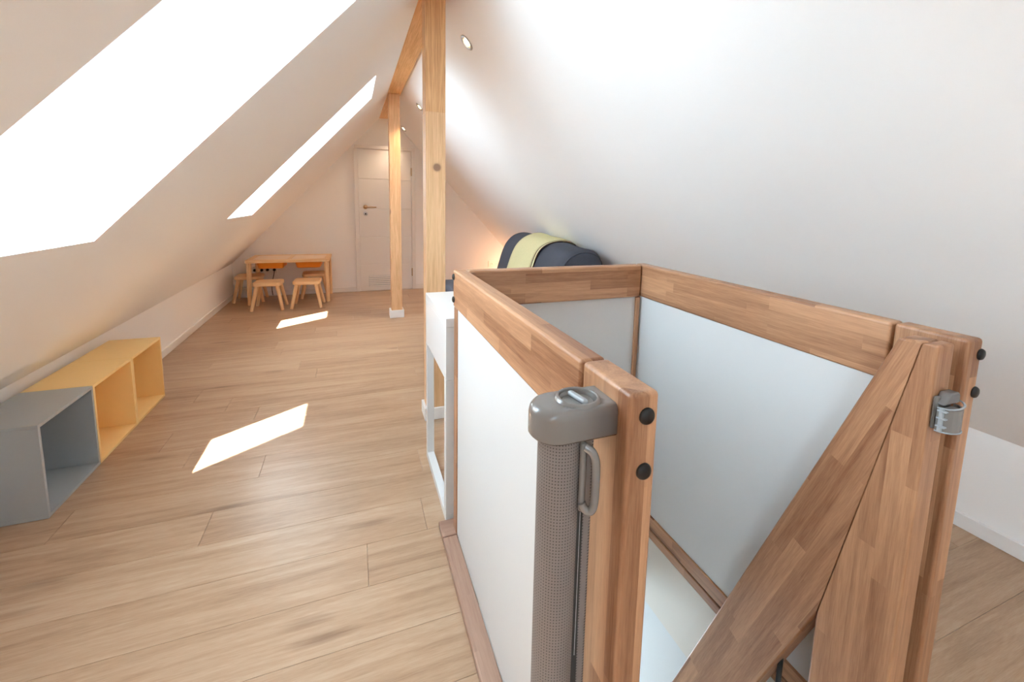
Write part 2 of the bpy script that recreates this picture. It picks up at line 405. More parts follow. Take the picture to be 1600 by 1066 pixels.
# sloped ceilings as slabs with real openings
TH = 0.25
class Slope:
    def __init__(s, x0, z0, sx, mm):
        L = math.hypot(1, mm); s.K = Vector((x0, 0, z0)); s.T = Vector((sx/L, 0, mm/L)); s.N = Vector((-sx*mm/L, 0, 1/L))
        s.L = L
        s.M = Matrix(((s.T.x, 0, s.N.x, x0), (0, 1, 0, 0), (s.T.z, 0, s.N.z, z0), (0, 0, 0, 1)))   # local (v, y, w)
    def v(s, x): return abs(x-s.K.x)*s.L
SL = Slope(XL, ZKL, 1, ML); SR = Slope(XR, ZKR, -1, MR)
SKY = [(0.935, 1.65), (3.125, 3.84), (-1.255, -0.54), (-3.445, -2.73)]  # last one is unseen, added to send more daylight onto the right slope
V0, V1 = SL.v(-0.705), SL.v(0.16); VR = SL.v(XRG)
bm = bmesh.new()
bm_box(bm, (-0.25, Y0-0.1, 0), (V0, Y1+0.1, TH), SL.M)
bm_box(bm, (V1, Y0-0.1, 0), (VR, Y1+0.1, TH), SL.M)
ys = sorted(SKY); edges = [Y0-0.1]+[e for p in ys for e in p]+[Y1+0.1]
for a_, b_ in zip(edges[0::2], edges[1::2]): bm_box(bm, (V0, a_, 0), (V1, b_, TH), SL.M)
struct(link('ceiling_left', tomesh('ceiling_left', bm), 'wall_white'), 'white sloped ceiling with the skylights on the left', 'ceiling')
DL = [2.436, 4.239, 5.6]; DX = 0.588; HS = 0.030
VD = SR.v(DX); VRR = SR.v(XRG)
SKYR = []
R0, R1 = 0.85, 2.0
bm = bmesh.new()
bm_box(bm, (-0.25, Y0-0.1, 0), (R0, Y1+0.1, TH), SR.M); bm_box(bm, (R1, Y0-0.1, 0), (VD-HS, Y1+0.1, TH), SR.M)
er = [Y0-0.1]+[e for p in sorted(SKYR) for e in p]+[Y1+0.1]
for a_, b_ in zip(er[0::2], er[1::2]): bm_box(bm, (R0, a_, 0), (R1, b_, TH), SR.M)
bm_box(bm, (VD+HS, Y0-0.1, 0), (VRR, Y1+0.1, TH), SR.M)
edges = [Y0-0.1]+[e for y in DL for e in (y-HS, y+HS)]+[Y1+0.1]
for a_, b_ in zip(edges[0::2], edges[1::2]): bm_box(bm, (VD-HS, a_, 0), (VD+HS, b_, TH), SR.M)
for y in DL: bm_box(bm, (VD-HS, y-HS, 0.12), (VD+HS, y+HS, TH), SR.M)
struct(link('ceiling_right', tomesh('ceiling_right', bm), 'wall_white'), 'plain white sloped ceiling with recessed spots on the right', 'ceiling')
struct(box('wall_left', (XL-0.12, Y0-0.1, -0.01), (XL, Y1+0.1, ZKL+0.05), 'wall_white'), 'low white knee wall under the left slope', 'wall')
struct(box('wall_right', (XR, Y0-0.1, -0.01), (XR+0.12, Y1+0.1, ZKR+0.05), 'wall_white'), 'low white knee wall under the right slope', 'wall')
gable = [(XL-0.1, -0.01), (XR+0.1, -0.01), (XR+0.1, ZKR), (XRG, ZRG+0.1), (XL-0.1, ZKL)]
struct(prism('wall_far', gable, 'y', Y1, Y1+0.1, 'wall_white'), 'white gable wall at the far end with the door', 'wall')
struct(prism('wall_back', gable, 'y', Y0-0.1, Y0, 'wall_white'), 'white gable wall behind the viewer', 'wall')
struct(box('baseboard_left', (XL, Y0, 0.0005), (XL+0.015, Y1, 0.054), 'trim_white', bev=0.002), 'white baseboard along the left knee wall', 'baseboard')
struct(box('baseboard_right', (XR-0.015, Y0, 0.0005), (XR, Y1, 0.054), 'trim_white', bev=0.002), 'white baseboard along the right knee wall', 'baseboard')
bf = bpy.data.objects.new('baseboard_far', None); COL.objects.link(bf); struct(bf, 'white baseboard along the far wall either side of the door', 'baseboard')
box('board', (XL+0.015, Y1-0.014, 0.0005), (0.019, Y1, 0.060), 'trim_white', bf, 0.002)
box('board', (0.737, Y1-0.014, 0.0005), (XR-0.015, Y1, 0.060), 'trim_white', bf, 0.002)

# ridge beam and posts
struct(box('trim_1', (-0.058, Y0, 0), (0.058, Y1, 0.062), 'pine_Y', off=(0, 0, 0)), 'honey pine ridge beam running the length of the room', 'beam')
bpy.data.objects['trim_1'].location = (0.379, 0, 2.113)
p = thing('wooden_post', 'thick pine post with a dark round knot beside the railing corner', 'post', (0.385, 2.275, 0))
box('lower_shaft', (-0.048, -0.05, 0.0), (0.048, 0.05, 1.5733), 'pine_lower', p, 0.0008)
box('upper_shaft', (-0.048, -0.05, 1.5735), (0.048, 0.05, 2.113), 'pine_upper', p, 0.0008)
def plinth(par, hx, hy, h, t=0.013):
    q = bpy.data.objects.new('plinth', None); COL.objects.link(q); q.parent = par
    for nm, lo, hi in (('board', (-hx-t, -hy-t, 0.001), (hx+t, -hy-0.0005, h)), ('board', (-hx-t, hy+0.0005, 0.001), (hx+t, hy+t, h)),
                   ('board', (-hx-t, -hy, 0.001), (-hx-0.0005, hy, h)), ('board', (hx+0.0005, -hy, 0.001), (hx+t, hy, h))):
        box(nm, lo, hi, 'trim_white', q, 0.0015)
plinth(p, 0.048, 0.05, 0.065)
p = thing('wooden_post', 'slender looking pine post standing in front of the far door', 'post', (0.377, 4.42, 0))
box('shaft', (-0.050, -0.05, 0.0), (0.050, 0.05, 2.113), 'pine_Z', p, 0.003)
plinth(p, 0.050, 0.05, 0.075, 0.016)

# skylights: frame, sash, pane and blind at the outer end of each reveal
SKLAB = ['large near skylight glowing white in the left slope', 'narrow looking far skylight in the left slope above the small table', 'skylight in the left slope just behind the viewer', 'rearmost skylight in the left slope behind the viewer']
def in_slope(name, lo, hi, mat, parent, bev=0.0):
    bm = bmesh.new(); bm_box(bm, lo, hi)
    if bev > 0: bmesh.ops.bevel(bm, geom=bm.edges[:], offset=bev, segments=2, profile=0.5, affect='EDGES')
    for v in bm.verts: v.co = SM @ v.co
    return link(name, tomesh(name, bm), mat, parent, wn=bev > 0)
VB = SL.v(-0.106)
for i, (ya, yb) in enumerate(SKY+SKYR):
    SM, V0, V1 = (SL.M, SL.v(-0.705), SL.v(0.16)) if i < len(SKY) else (SR.M, R0, R1)
    win = bpy.data.objects.new('window_%d' % (i+1), None); COL.objects.link(win); struct(win, SKLAB[i], 'skylight')
    fwid = 0.060
    in_slope('frame', (V0-0.03, ya-0.03, TH), (V0+fwid, yb+0.03, TH+0.13), 'frame_white', win, 0.004)
    in_slope('frame', (V1-fwid, ya-0.03, TH), (V1+0.03, yb+0.03, TH+0.13), 'frame_white', win, 0.004)
    in_slope('frame', (V0+fwid, ya-0.03, TH), (V1-fwid, ya+fwid, TH+0.13), 'frame_white', win, 0.004)
    in_slope('frame', (V0+fwid, yb-fwid, TH), (V1-fwid, yb+0.03, TH+0.13), 'frame_white', win, 0.004)
    sw = 0.044; a_, b_ = V0+fwid+0.0005, V1-fwid-0.0005; c_, d_ = ya+fwid+0.0005, yb-fwid-0.0005
    sash = in_slope('sash', (a_, c_, TH+0.045), (a_+sw, d_, TH+0.105), 'frame_white', win, 0.003)
    in_slope('sash', (b_-sw, c_, TH+0.045), (b_, d_, TH+0.105), 'frame_white', win, 0.003)
    in_slope('sash', (a_+sw, c_, TH+0.045), (b_-sw, c_+sw, TH+0.105), 'frame_white', win, 0.003)
    in_slope('sash', (a_+sw, d_-sw, TH+0.045), (b_-sw, d_, TH+0.105), 'frame_white', win, 0.003)
    in_slope('pane', (a_+sw, c_+sw, TH+0.084), (b_-sw, d_-sw, TH+0.090), 'glass', win)
    if i > 1: continue
    in_slope('roller_blind', (VB, c_+sw-0.02, TH+0.094), (b_-sw, d_-sw+0.02, TH+0.099), 'blind_cloth', win)
    in_slope('blind_bar', (VB-0.012, c_+sw-0.01, TH+0.091), (VB+0.004, d_-sw+0.01, TH+0.102), 'frame_white', win, 0.002)
    # small catch on the sill
    in_slope('catch', (V0+0.0005, yb-0.115, 0.05), (V0+0.018, yb-0.065, 0.075), 'frame_white', win, 0.003)

# ------------------------------------------------------------------ door in the far wall
d = bpy.data.objects.new('door_1', None); COL.objects.link(d); d.location = (0, Y1, 0)
struct(d, 'white panelled door with brass lever handle in the far wall', 'door')
box('frame', (0.020, -0.022, 0.0), (0.064, 0.0, 1.742), 'door_white', d, 0.003); box('frame', (0.691, -0.022, 0.0), (0.736, 0.0, 1.742), 'door_white', d, 0.003)
box('frame', (0.030, -0.022, 1.7425), (0.736, 0.0, 1.782), 'door_white', d, 0.003)
leaf = box('leaf', (0.0665, -0.008, 0.006), (0.6885, 0.0, 1.740), 'door_white', d)
zs = [0.006, 0.335, 0.68, 1.03, 1.385, 1.740]
for a_, b_ in zip(zs, zs[1:]): box('panel', (0.0665, -0.013, a_+0.004), (0.6885, -0.0081, b_-0.004), 'door_white', leaf, 0.0025)
for z in (0.225, 1.49):
    h = rod('hinge', (0.690, -0.026, z-0.05), (0.690, -0.026, z+0.05), 0.0065, 0.0065, 'brass', d, 10)
rose = lathe('handle', [(0, 0), (0.024, 0), (0.026, 0.003), (0.026, 0.007), (0.010, 0.008), (0.010, 0.045), (0, 0.045)], 'brass', d, (0.142, -0.013, 1.045), 18, (math.pi/2, 0, 0))
rod('lever', (0.0, 0.0, 0.040), (0.125, 0.0, 0.040), 0.0085, 0.0075, 'brass', rose, 10, 0.002)
lk = lathe('lock_rosette', [(0, 0), (0.024, 0), (0.026, 0.003), (0.026, 0.007), (0, 0.007)], 'steel', d, (0.142, -0.013, 0.962), 18, (math.pi/2, 0, 0))
lathe('lock_cylinder', [(0, 0), (0.010, 0), (0.010, 0.004), (0, 0.004)], 'black_cap', lk, (0, 0, 0.007), 12)
vent = box('vent_grille', (0.165, -0.017, 0.055), (0.440, -0.0132, 0.195), 'grey_edge', d, 0.002)  # backing coloured darker to stand in for the shaded recess behind the slats
for q in range(6): box('slat', (0.166, -0.023, 0.057+q*0.0235), (0.439, -0.0171, 0.0745+q*0.0235), 'door_white', vent, 0.0015)

# ------------------------------------------------------------------ stairwell below
hall = thing('stairwell', 'white stairwell walls going down below the railing opening', 'stairwell'); del hall['category']; hall['kind'] = 'structure'
LX0, LX1, LY0, LY1, LZ = -0.6, 1.075, -0.2, 2.6, -2.75
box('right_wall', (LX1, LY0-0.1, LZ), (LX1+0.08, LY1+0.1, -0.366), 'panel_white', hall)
box('left_wall', (LX0-0.08, LY0-0.1, LZ), (LX0, LY1+0.1, -0.366), 'wall_white', hall)
box('near_wall', (LX0, LY0-0.08, LZ), (LX1, LY0, -0.366), 'wall_white', hall)
box('lower_floor', (LX0-0.08, LY0-0.08, LZ-0.05), (LX1+0.08, LY1+0.08, LZ), 'floor_oak', hall)
box('far_wall', (LX0, LY1, LZ), (LX1, LY1+0.08, -1.35), 'wall_white', hall); box('far_wall', (LX0, LY1, -0.80), (LX1, LY1+0.08, -0.366), 'wall_white', hall)
wl = box('window_pane', (LX0, LY1+0.03, -1.35), (LX1, LY1+0.036, -0.80), 'glass', hall)  # unseen hall window, added so daylight brightens the lower stair wall
box('window_mullion', (0.22, LY1+0.02, -1.35), (0.27, LY1+0.06, -0.80), 'frame_white', hall)
# beech lining of the opening's edge, with a groove
tl = bpy.data.objects.new('trim_2', None); COL.objects.link(tl); struct(tl, 'brown beech lining board along the right edge of the stair opening', 'trim')
box('upper_lip', (1.0022, OPY0, -0.048), (1.0135, OPY1, 0.0), 'beech_Y', tl, 0.003)
box('groove', (1.0060, OPY0, -0.052), (1.0135, OPY1, -0.0485), 'dark_gap', tl)
box('lower_lip', (1.0000, OPY0, -0.083), (1.0135, OPY1, -0.0525), 'beech_Y', tl, 0.003)

# ------------------------------------------------------------------ stair railing
HT, HB = 0.928, 0.807
rail = thing('stair_railing', 'brown beech stair railing with white infill panels around the opening', 'railing')
BV = 0.0065
def board(name, lo, hi, ax, bev=BV, par=None, mat='beech_'):
    c = [(a+b)/2 for a, b in zip(lo, hi)]
    return box(name, lo, hi, mat+ax, par or rail, bev, 4, off=c)
def cap(par, loc, rot, r=0.0105):
    return lathe('bolt_cap', [(0, 0), (r, 0), (r, 0.002), (r*0.85, 0.0045), (r*0.5, 0.006), (0, 0.0065)], 'black_cap', par, loc, 20, rot)
# left side
board('top_rail', (0.298, 0.534, HB), (0.340, 1.402, HT), 'Y')
board('corner_post', (0.3005, 1.357, 0.0), (0.340, 1.400, HB), 'Z', 0.004)
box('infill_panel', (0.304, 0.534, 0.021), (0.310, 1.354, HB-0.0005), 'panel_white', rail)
board('gate_post', (0.298, 0.411, 0.0), (0.340, 0.529, HT+0.001), 'Z')
board('base_rail', (0.255, 0.534, 0.0005), (0.303, 1.352, 0.023), 'Y', 0.004, None, 'beech_base_')
# far side
board('top_rail', (0.3405, 1.358, HB), (1.000, 1.400, HT), 'X')
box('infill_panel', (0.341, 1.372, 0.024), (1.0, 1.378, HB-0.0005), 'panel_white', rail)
board('corner_post', (0.984, 1.359, 0.0), (1.0015, 1.371, HB-0.001), 'Z', 0.003)
board('base_rail', (0.255, 1.356, 0.0005), (1.040, 1.434, 0.023), 'X', 0.004, None, 'beech_base_')
# right side
board('top_rail', (1.0025, 0.534, HB), (1.045, 1.402, HT), 'Y')
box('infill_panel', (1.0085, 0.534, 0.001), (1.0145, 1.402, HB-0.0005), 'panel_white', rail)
board('gate_post', (1.0025, 0.411, 0.0), (1.0455, 0.529, HT+0.001), 'Z')
board('base_rail', (1.016, 0.534, 0.0005), (1.060, 1.354, 0.023), 'Y', 0.004, None, 'beech_base_')
for z in (0.900, 0.829):
    cap(rail, (0.3215, 0.411, z), (math.pi/2, 0, 0)); cap(rail, (1.0385, 0.411, z), (math.pi/2, 0, 0))
for z in (0.906, 0.832): cap(rail, (0.298, 1.388, z), (0, -math.pi/2, 0))

# newel and steep handrail of the stair
nw = thing('stair_handrail', 'newel post with a wide beech handrail dropping steeply into the stairwell', 'handrail')
NX0, NX1 = 0.907, 0.957
def ybd(z): return 0.472+(0.925-z)/2.64
post = [(0.411, 0.0), (0.411, HT), (0.432, HT), (0.5525, 0.271), (0.5525, 0.0)]
prism('newel', post, 'x', NX0, NX1, 'beech_Z', nw, 0.005, 3, off=(0.932, 0.48, 0.45), sharp=[(2, 3)])
ang = math.atan2(1.0, 2.64)
# handrail board: built upright, then leaned about x so that its grain follows the slope
c0 = Vector((0.932, 0.472+0.3, 0.0))
poly = [(0.4345, HT), (0.470, HT-0.002), (ybd(-1.35), -1.35), (ybd(-1.35)-0.159, -1.35), (0.5552, 0.271)]
R = Matrix.Rotation(ang, 2)
cyz = Vector((0.70, 0.2)); rp = []
for q in poly:
    v = Vector(q)-cyz
    rp.append((v.x*math.cos(ang)+v.y*math.sin(ang), -v.x*math.sin(ang)+v.y*math.cos(ang)))
hr = prism('handrail_board', rp, 'x', NX0-0.932, NX1-0.932, 'beech_Z', nw, 0.005, 3, sharp=[(0, 4)])
hr.location = (0.932, cyz.x, cyz.y); hr.rotation_euler = (ang, 0, 0)
rod('baluster', (0.932, 0.633, -1.2), (0.932, 0.633, 0.10), 0.006, 0.006, 'black_metal', nw, 12)
st = thing('steep_stair', 'beech treads of the steep stair hidden below the gate', 'stair')
for q in range(7):
    z = -0.36-q*0.24; y = 0.60+q*0.092
    box('tread', (0.36, y-0.02, z-0.035), (0.90, y+0.20, z), 'beech_X', st, 0.004)

# ------------------------------------------------------------------ retractable gate
g = thing('retractable_gate', 'grey retractable safety gate roll mounted on the left railing post', 'safety gate', (0.235, 0.468, 0))
lathe('mesh_roll', [(0, 0.10), (0.0275, 0.10), (0.0275, 0.862), (0.0255, 0.864), (0, 0.864)], 'gate_mesh', g, (0, 0, 0), 64)
lathe('roll_collar', [(0, 0.8642), (0.021, 0.8642), (0.021, 0.874), (0, 0.874)], 'dark_gap', g, (0, 0, 0), 32)
def plan(x0, x1, y0, y1, r, n=10):
    pts = [(x1, y0), (x1, y1)]
    for i in range(n+1):
        t = math.pi/2+i*(math.pi/2)/n; pts.append((x0+r+r*math.cos(t), y1-r+r*math.sin(t)))
    for i in range(n+1):
        t = math.pi+i*(math.pi/2)/n; pts.append((x0+r+r*math.cos(t), y0+r+r*math.sin(t)))
    return pts
def head(name, z0, z1, y0, y1, r, mat, dial=None):
    """rounded bracket; a real round recess is sunk into the top"""
    pts = plan(-0.040, 0.0625, y0, y1, r)
    bm = bmesh.new(); n = len(pts)
    cx_, cy_ = sum(q[0] for q in pts)/n, (y0+y1)/2
    layers = [(z0, 0.003), (z0+0.003, 0.0), (z1-0.012, 0.0), (z1-0.0055, 0.0018), (z1-0.0018, 0.0055), (z1, 0.011)]
    rings = []
    for z, ins in layers:
        ring = []
        for (x, y) in pts:
            sx = x if x > 0.06 else x+ins if x < -0.02 else x
            f_ = (y-cy_)/((y1-y0)/2)
            fx_ = min(1.0, max(0.0, (0.05-x)/0.09))
            ring.append(bm.verts.new((x+ins*fx_*(1.0 if x < 0.0 else 0.5), y-ins*f_*0.6, z)))
        rings.append(ring)
    bm.faces.new(rings[0])
    for A, B in zip(rings, rings[1:]):
        for i in range(n): bm.faces.new((A[i], A[(i+1) % n], B[(i+1) % n], B[i]))
    # top with a round hole
    dx, dy, dr = dial; m_ = 40
    hole = [bm.verts.new((dx+dr*math.cos(2*math.pi*i/m_), dy+dr*math.sin(2*math.pi*i/m_), z1)) for i in range(m_)]
    low = [bm.verts.new((dx+dr*0.96*math.cos(2*math.pi*i/m_), dy+dr*0.96*math.sin(2*math.pi*i/m_), z1-0.009)) for i in range(m_)]
    he = [bm.edges.new((hole[i], hole[(i+1) % m_])) for i in range(m_)]
    oe = [bm.edges.get((rings[-1][i], rings[-1][(i+1) % n])) for i in range(n)]
    bmesh.ops.triangle_fill(bm, use_beauty=True, edges=he+oe)
    for i in range(m_): bm.faces.new((hole[i], hole[(i+1) % m_], low[(i+1) % m_], low[i]))
    bm.faces.new(low)
    return link(name, tomesh(name, bm), mat, g, wn=True)
DXY = (0.023, -0.001)
hd = head('housing_head', 0.866, 0.907, -0.033, 0.033, 0.031, 'grey_plastic', (*DXY, 0.0235))
dial = lathe('dial', [(0, 0.898), (0.0205, 0.898), (0.0215, 0.8995), (0.0215, 0.9025), (0.019, 0.9045), (0, 0.9048)], 'grey_plastic', g, (*DXY, 0), 32)
kn = box('dial_grip', (-0.0175, -0.0042, 0.9045), (0.0175, 0.0042, 0.9115), 'grey_plastic_light', dial, 0.003, 3); kn.rotation_euler = (0, 0, math.radians(-80))
lathe('dial_rim', [(0.0236, 0.9065), (0.0236, 0.9095), (0.0250, 0.9112), (0.0275, 0.9100), (0.0295, 0.9065)], 'grey_plastic', g, (*DXY, 0), 48, caps=False)
box('end_bar', (0.026, -0.016, 0.10), (0.0415, -0.003, 0.862), 'gate_mesh', g, 0.003)
box('edge_gap', (0.0165, -0.0205, 0.12), (0.0262, -0.0185, 0.855), 'dark_gap', g)
chain = bpy.data.objects.new('bead_edge', None)
bm = bmesh.new()
for i in range(150):
    z = 0.56+i*0.0015*1.4
    mm = Matrix.Translation((0.0222, -0.0212, z)) @ Matrix.Diagonal((0.0006, 0.0004, 0.0006, 1))
    bmesh.ops.create_icosphere(bm, subdivisions=1, radius=1.0, matrix=mm)
bd = link('bead_edge', tomesh('bead_edge', bm), 'bead_white', g); bd['kind'] = 'stuff'
bpy.data.objects.remove(chain)
# pull handle: flat plate plus a D-shaped grip with an open middle
box('handle_plate', (0.0160, -0.030, 0.770), (0.0250, -0.0205, 0.862), 'grey_plastic', g, 0.004, 3)
pts = [(0.020, -0.030, 0.858), (0.027, -0.036, 0.854), (0.0310, -0.0385, 0.842), (0.0315, -0.039, 0.828), (0.0315, -0.039, 0.796), (0.0305, -0.0385, 0.782), (0.027, -0.036, 0.774), (0.021, -0.031, 0.777), (0.019, -0.029, 0.784)]
def smooth_pts(pts, it=2):
    pts = [Vector(q) for q in pts]
    for _ in range(it):
        o_ = [pts[0]]
        for a_, b_ in zip(pts, pts[1:]): o_ += [a_*0.75+b_*0.25, a_*0.25+b_*0.75]
        pts = o_+[pts[-1]]
    return pts
tube('handle_grip', smooth_pts(pts), 0.0054, 'grey_plastic', g)
# lower foot of the housing
lathe('housing_foot', [(0, 0.0005), (0.031, 0.0005), (0.031, 0.060), (0.028, 0.098), (0, 0.098)], 'grey_plastic', g, (0, 0, 0), 32)

# catch on the newel
c = thing('gate_catch', 'small grey plastic gate catch screwed to the newel post', 'catch', (0.9330, 0.4105, 0.8145)); c.scale = (1.3, 1.2, 0.78)
box('back_plate', (-0.0180, -0.006, -0.040), (0.0180, 0.0, 0.034), 'grey_plastic', c, 0.004, 3)
prism('pocket_top', [(-0.0165, 0.018), (-0.004, 0.043), (0.015, 0.043), (0.019, 0.036), (0.019, 0.018)], 'y', -0.014, -0.0002, 'grey_plastic_clear', c, 0.003, 3)
bm = bmesh.new()
n = 10; inner = []; outer = []
for i in range(n+1):
    t = -math.pi/2+i*math.pi/n
    outer.append((0.0195*math.sin(t), -0.008-0.018*math.cos(t))); inner.append((0.0165*math.sin(t), -0.008-0.0145*math.cos(t)))
poly = outer+inner[::-1]
prism('pocket_shell', poly, 'z', -0.040, 0.012, 'grey_plastic', c, 0.0)
box('pocket_core', (-0.0135, -0.0195, -0.038), (0.0135, -0.0062, 0.010), 'grey_plastic_clear', c, 0.004, 3)
rim = [(q[0], q[1], 0.013+0.010*(0.5+q[0]/0.039)) for q in outer]
tube('pocket_rim', rim, 0.0016, 'grey_plastic_light', c)
tube('pocket_rim', [(q[0], q[1], -0.039) for q in outer], 0.0016, 'grey_plastic_light', c)
tube('edge_bar', [(-0.0185, -0.013, -0.038), (-0.0185, -0.013, 0.014)], 0.0030, 'grey_plastic_light', c)
for z in (-0.026, -0.008, 0.008): box('rib', (-0.0225, -0.020, z-0.0015), (-0.0165, -0.009, z+0.0015), 'grey_plastic_light', c, 0.0007)
bm.free()

# ------------------------------------------------------------------ cube shelves along the knee wall
def cube_shelf(label, y, mat, edge):
    t = thing('cube_shelf', label, 'shelf', (-1.028, y, 0.0006), 0, 'open cube shelves along the knee wall')
    D, S_, T_ = 0.2265, 0.349, 0.0125
    box('top_panel', (-D, 0.0005, S_-T_), (0, S_-0.0005, S_), mat, t, 0.0008, 1); box('bottom_panel', (-D, 0.0005, 0), (0, S_-0.0005, T_), mat, t, 0.0008, 1)
    box('side_panel', (-D, 0.0005, T_), (0, T_, S_-T_), mat, t, 0.0008, 1); box('side_panel', (-D, S_-T_, T_), (0, S_-0.0005, S_-T_), mat, t, 0.0008, 1)
    box('back_panel', (-D+0.004, T_, T_), (-D+0.010, S_-T_, S_-T_), mat, t)
cube_shelf('grey open cube shelf, nearest of the row by the knee wall', 1.934, 'grey_lacquer', None)
cube_shelf('yellow open cube shelf between the grey cube and the other yellow one', 2.284, 'yellow_lacquer', None)
cube_shelf('yellow open cube shelf at the far end of the row', 2.634, 'yellow_lacquer', None)

# ------------------------------------------------------------------ white console behind the railing
t = thing('console_table', 'white console table on a square sled frame behind the railing corner', 'table', (0.283, 1.447, 0.0008))
W_, D_ = 0.72, 0.448
box('table_top', (0, 0, 0.722), (W_, D_, 0.752), 'lacquer_white', t, 0.0015)
bd = box('drawer_box', (0.0005, 0.001, 0.533), (W_-0.001, D_-0.001, 0.7215), 'lacquer_white', t, 0.001)
for x in (0.0, W_-0.030):
    box('leg', (x, 0.0, 0.030), (x+0.030, 0.030, 0.5325), 'lacquer_white', t, 0.001)
    box('leg', (x, D_-0.030, 0.030), (x+0.030, D_, 0.5325), 'lacquer_white', t, 0.001)
    box('runner', (x, 0.0, 0.0), (x+0.030, D_, 0.0298), 'lacquer_white', t, 0.001)

# ------------------------------------------------------------------ children's table and stools
t = thing('play_table', "low pine children's table with two inlaid tops and orange trays", 'table', (-0.655, 5.50, 0.0006), math.radians(-1.0))
hw, hd_, zt = 0.400, 0.240, 0.482
def tt(name, lo, hi, mat='pine_toy_X', bev=0.006): return box(name, lo, hi, mat, t, bev, 3)
tt('frame_rail', (-hw, -hd_, zt-0.034), (hw, -hd_+0.058, zt)); tt('frame_rail', (-hw, hd_-0.058, zt-0.034), (hw, hd_, zt))
tt('frame_rail', (-hw, -hd_+0.0585, zt-0.034), (-hw+0.052, hd_-0.0585, zt)); tt('frame_rail', (hw-0.052, -hd_+0.0585, zt-0.034), (hw, hd_-0.0585, zt))
tt('middle_bar', (-0.020, -hd_+0.0585, zt-0.034), (0.020, hd_-0.0585, zt))
for s in (-1, 1):
    x0, x1 = (-hw+0.053, -0.021) if s < 0 else (0.021, hw-0.053)
    tt('inlaid_top', (x0, -hd_+0.0595, zt-0.016), (x1, hd_-0.0595, zt-0.004), 'birch_top', 0.002)
    # tray hanging below
    bm = bmesh.new(); xm = (x0+x1)/2
    def rr(w_, d_, z, r=0.03, n=5):
        o_ = []
        for (cx_, cy_, a0) in ((w_-r, d_-r, 0), (-w_+r, d_-r, 90), (-w_+r, -d_+r, 180), (w_-r, -d_+r, 270)):
            for i in range(n+1):
                a_ = math.radians(a0+90*i/n); o_.append(bm.verts.new((xm+cx_+r*math.cos(a_), cy_+r*math.sin(a_), z)))
        return o_
    rings = [rr(0.146, 0.165, zt-0.036), rr(0.146, 0.165, zt-0.043), rr(0.132, 0.152, zt-0.044), rr(0.120, 0.140, zt-0.100), rr(0.112, 0.132, zt-0.108)]
    bm.faces.new(rings[0]); bm.faces.new(rings[-1])
    for A, B in zip(rings, rings[1:]):
        for i in range(len(A)): bm.faces.new((A[i], A[(i+1) % len(A)], B[(i+1) % len(A)], B[i]))
    link('tray', tomesh('tray', bm), 'orange_plastic', t, wn=True)
for sx in (-1, 1):
    for sy in (-1, 1):
        rod('leg', (sx*(hw-0.022), sy*(hd_-0.024), 0), (sx*(hw-0.030), sy*(hd_-0.030), zt-0.034), 0.020, 0.024, 'pine_toy_Z', t, 16, 0.003)

def make_stool():
    s = thing('small_stool', '', 'stool', group="pine children's stools around the play table")
    bm = bmesh.new()
    def ring(sc, z):
        o_ = []
        for (cx_, cy_, a0, r) in ((0.128, 0.122, 0, 0.040), (-0.128, 0.122, 90, 0.040), (-0.128, -0.122, 180, 0.040), (0.128, -0.122, 270, 0.040)):
            xx, yy = cx_-math.copysign(r, cx_), cy_-math.copysign(r, cy_)
            for i in range(6):
                a_ = math.radians(a0+18*i); o_.append(bm.verts.new(((xx+r*math.cos(a_))*sc, (yy+r*math.sin(a_))*sc, z)))
        return o_
    rings = [ring(0.95, 0.247), ring(1.0, 0.252), ring(1.0, 0.279), ring(0.97, 0.283)]
    bm.faces.new(rings[0]); bm.faces.new(rings[-1])
    for A, B in zip(rings, rings[1:]):
        for i in range(len(A)): bm.faces.new((A[i], A[(i+1) % len(A)], B[(i+1) % len(A)], B[i]))
    link('seat', tomesh('seat', bm), 'pine_toy_X', s, wn=True)
    for sx in (-1, 1):
        for sy in (-1, 1):
            rod('leg', (sx*0.139, sy*0.128, 0), (sx*0.092, sy*0.086, 0.2468), 0.0155, 0.0185, 'pine_toy_Z', s, 14, 0.002)
    return s
s0 = make_stool()
s0.location = (-0.825, 5.107, 0.0006); s0.rotation_euler = (0, 0, math.radians(-2)); s0['label'] = 'pine stool in front of the play table, left of the two'
dup(s0, (-0.468, 5.118, 0.0006), math.radians(-3), 'pine stool in front of the play table, right of the two')
dup(s0, (-1.075, 5.555, 0.0006), math.radians(0), 'pine stool tucked behind the left leg of the play table')
dup(s0, (-0.430, 5.600, 0.0006), math.radians(2), 'pine stool tucked under the right end of the play table')
# sockets behind the table
so_ = thing('socket_strip', 'white triple wall socket with black plugs behind the play table', 'socket', (-0.96, Y1, 0.305))
box('cover_plate', (-0.125, -0.010, -0.040), (0.125, 0, 0.040), 'socket_white', so_, 0.003)
for x in (-0.103, -0.033, 0.025, 0.095):
    lathe('plug', [(0, 0), (0.016, 0), (0.016, 0.010), (0.011, 0.028), (0, 0.028)], 'black_cap', so_, (x, -0.010, 0), 14, (math.pi/2, 0, 0))
pts = smooth_pts([(0.095, -0.038, 0), (0.098, -0.045, -0.02), (0.08, -0.035, -0.10), (0.06, -0.030, -0.20), (0.07, -0.03, -0.295)])
tube('cable', pts, 0.004, 'black_cap', so_)
wb = thing('cable_box', 'small white box on the floor in the corner behind the stool', 'box', (-1.160, 5.690, 0.0006))
box('body', (-0.040, 0.012, 0), (0.042, 0.062, 0.100), 'trim_white', wb, 0.004); box('lid', (-0.041, 0.011, 0.1005), (0.043, 0.063, 0.110), 'trim_white', wb, 0.003)
s2 = thing('wall_socket', 'white double wall socket low on the far wall beside the sofa', 'socket', (1.79, Y1, 0.297))
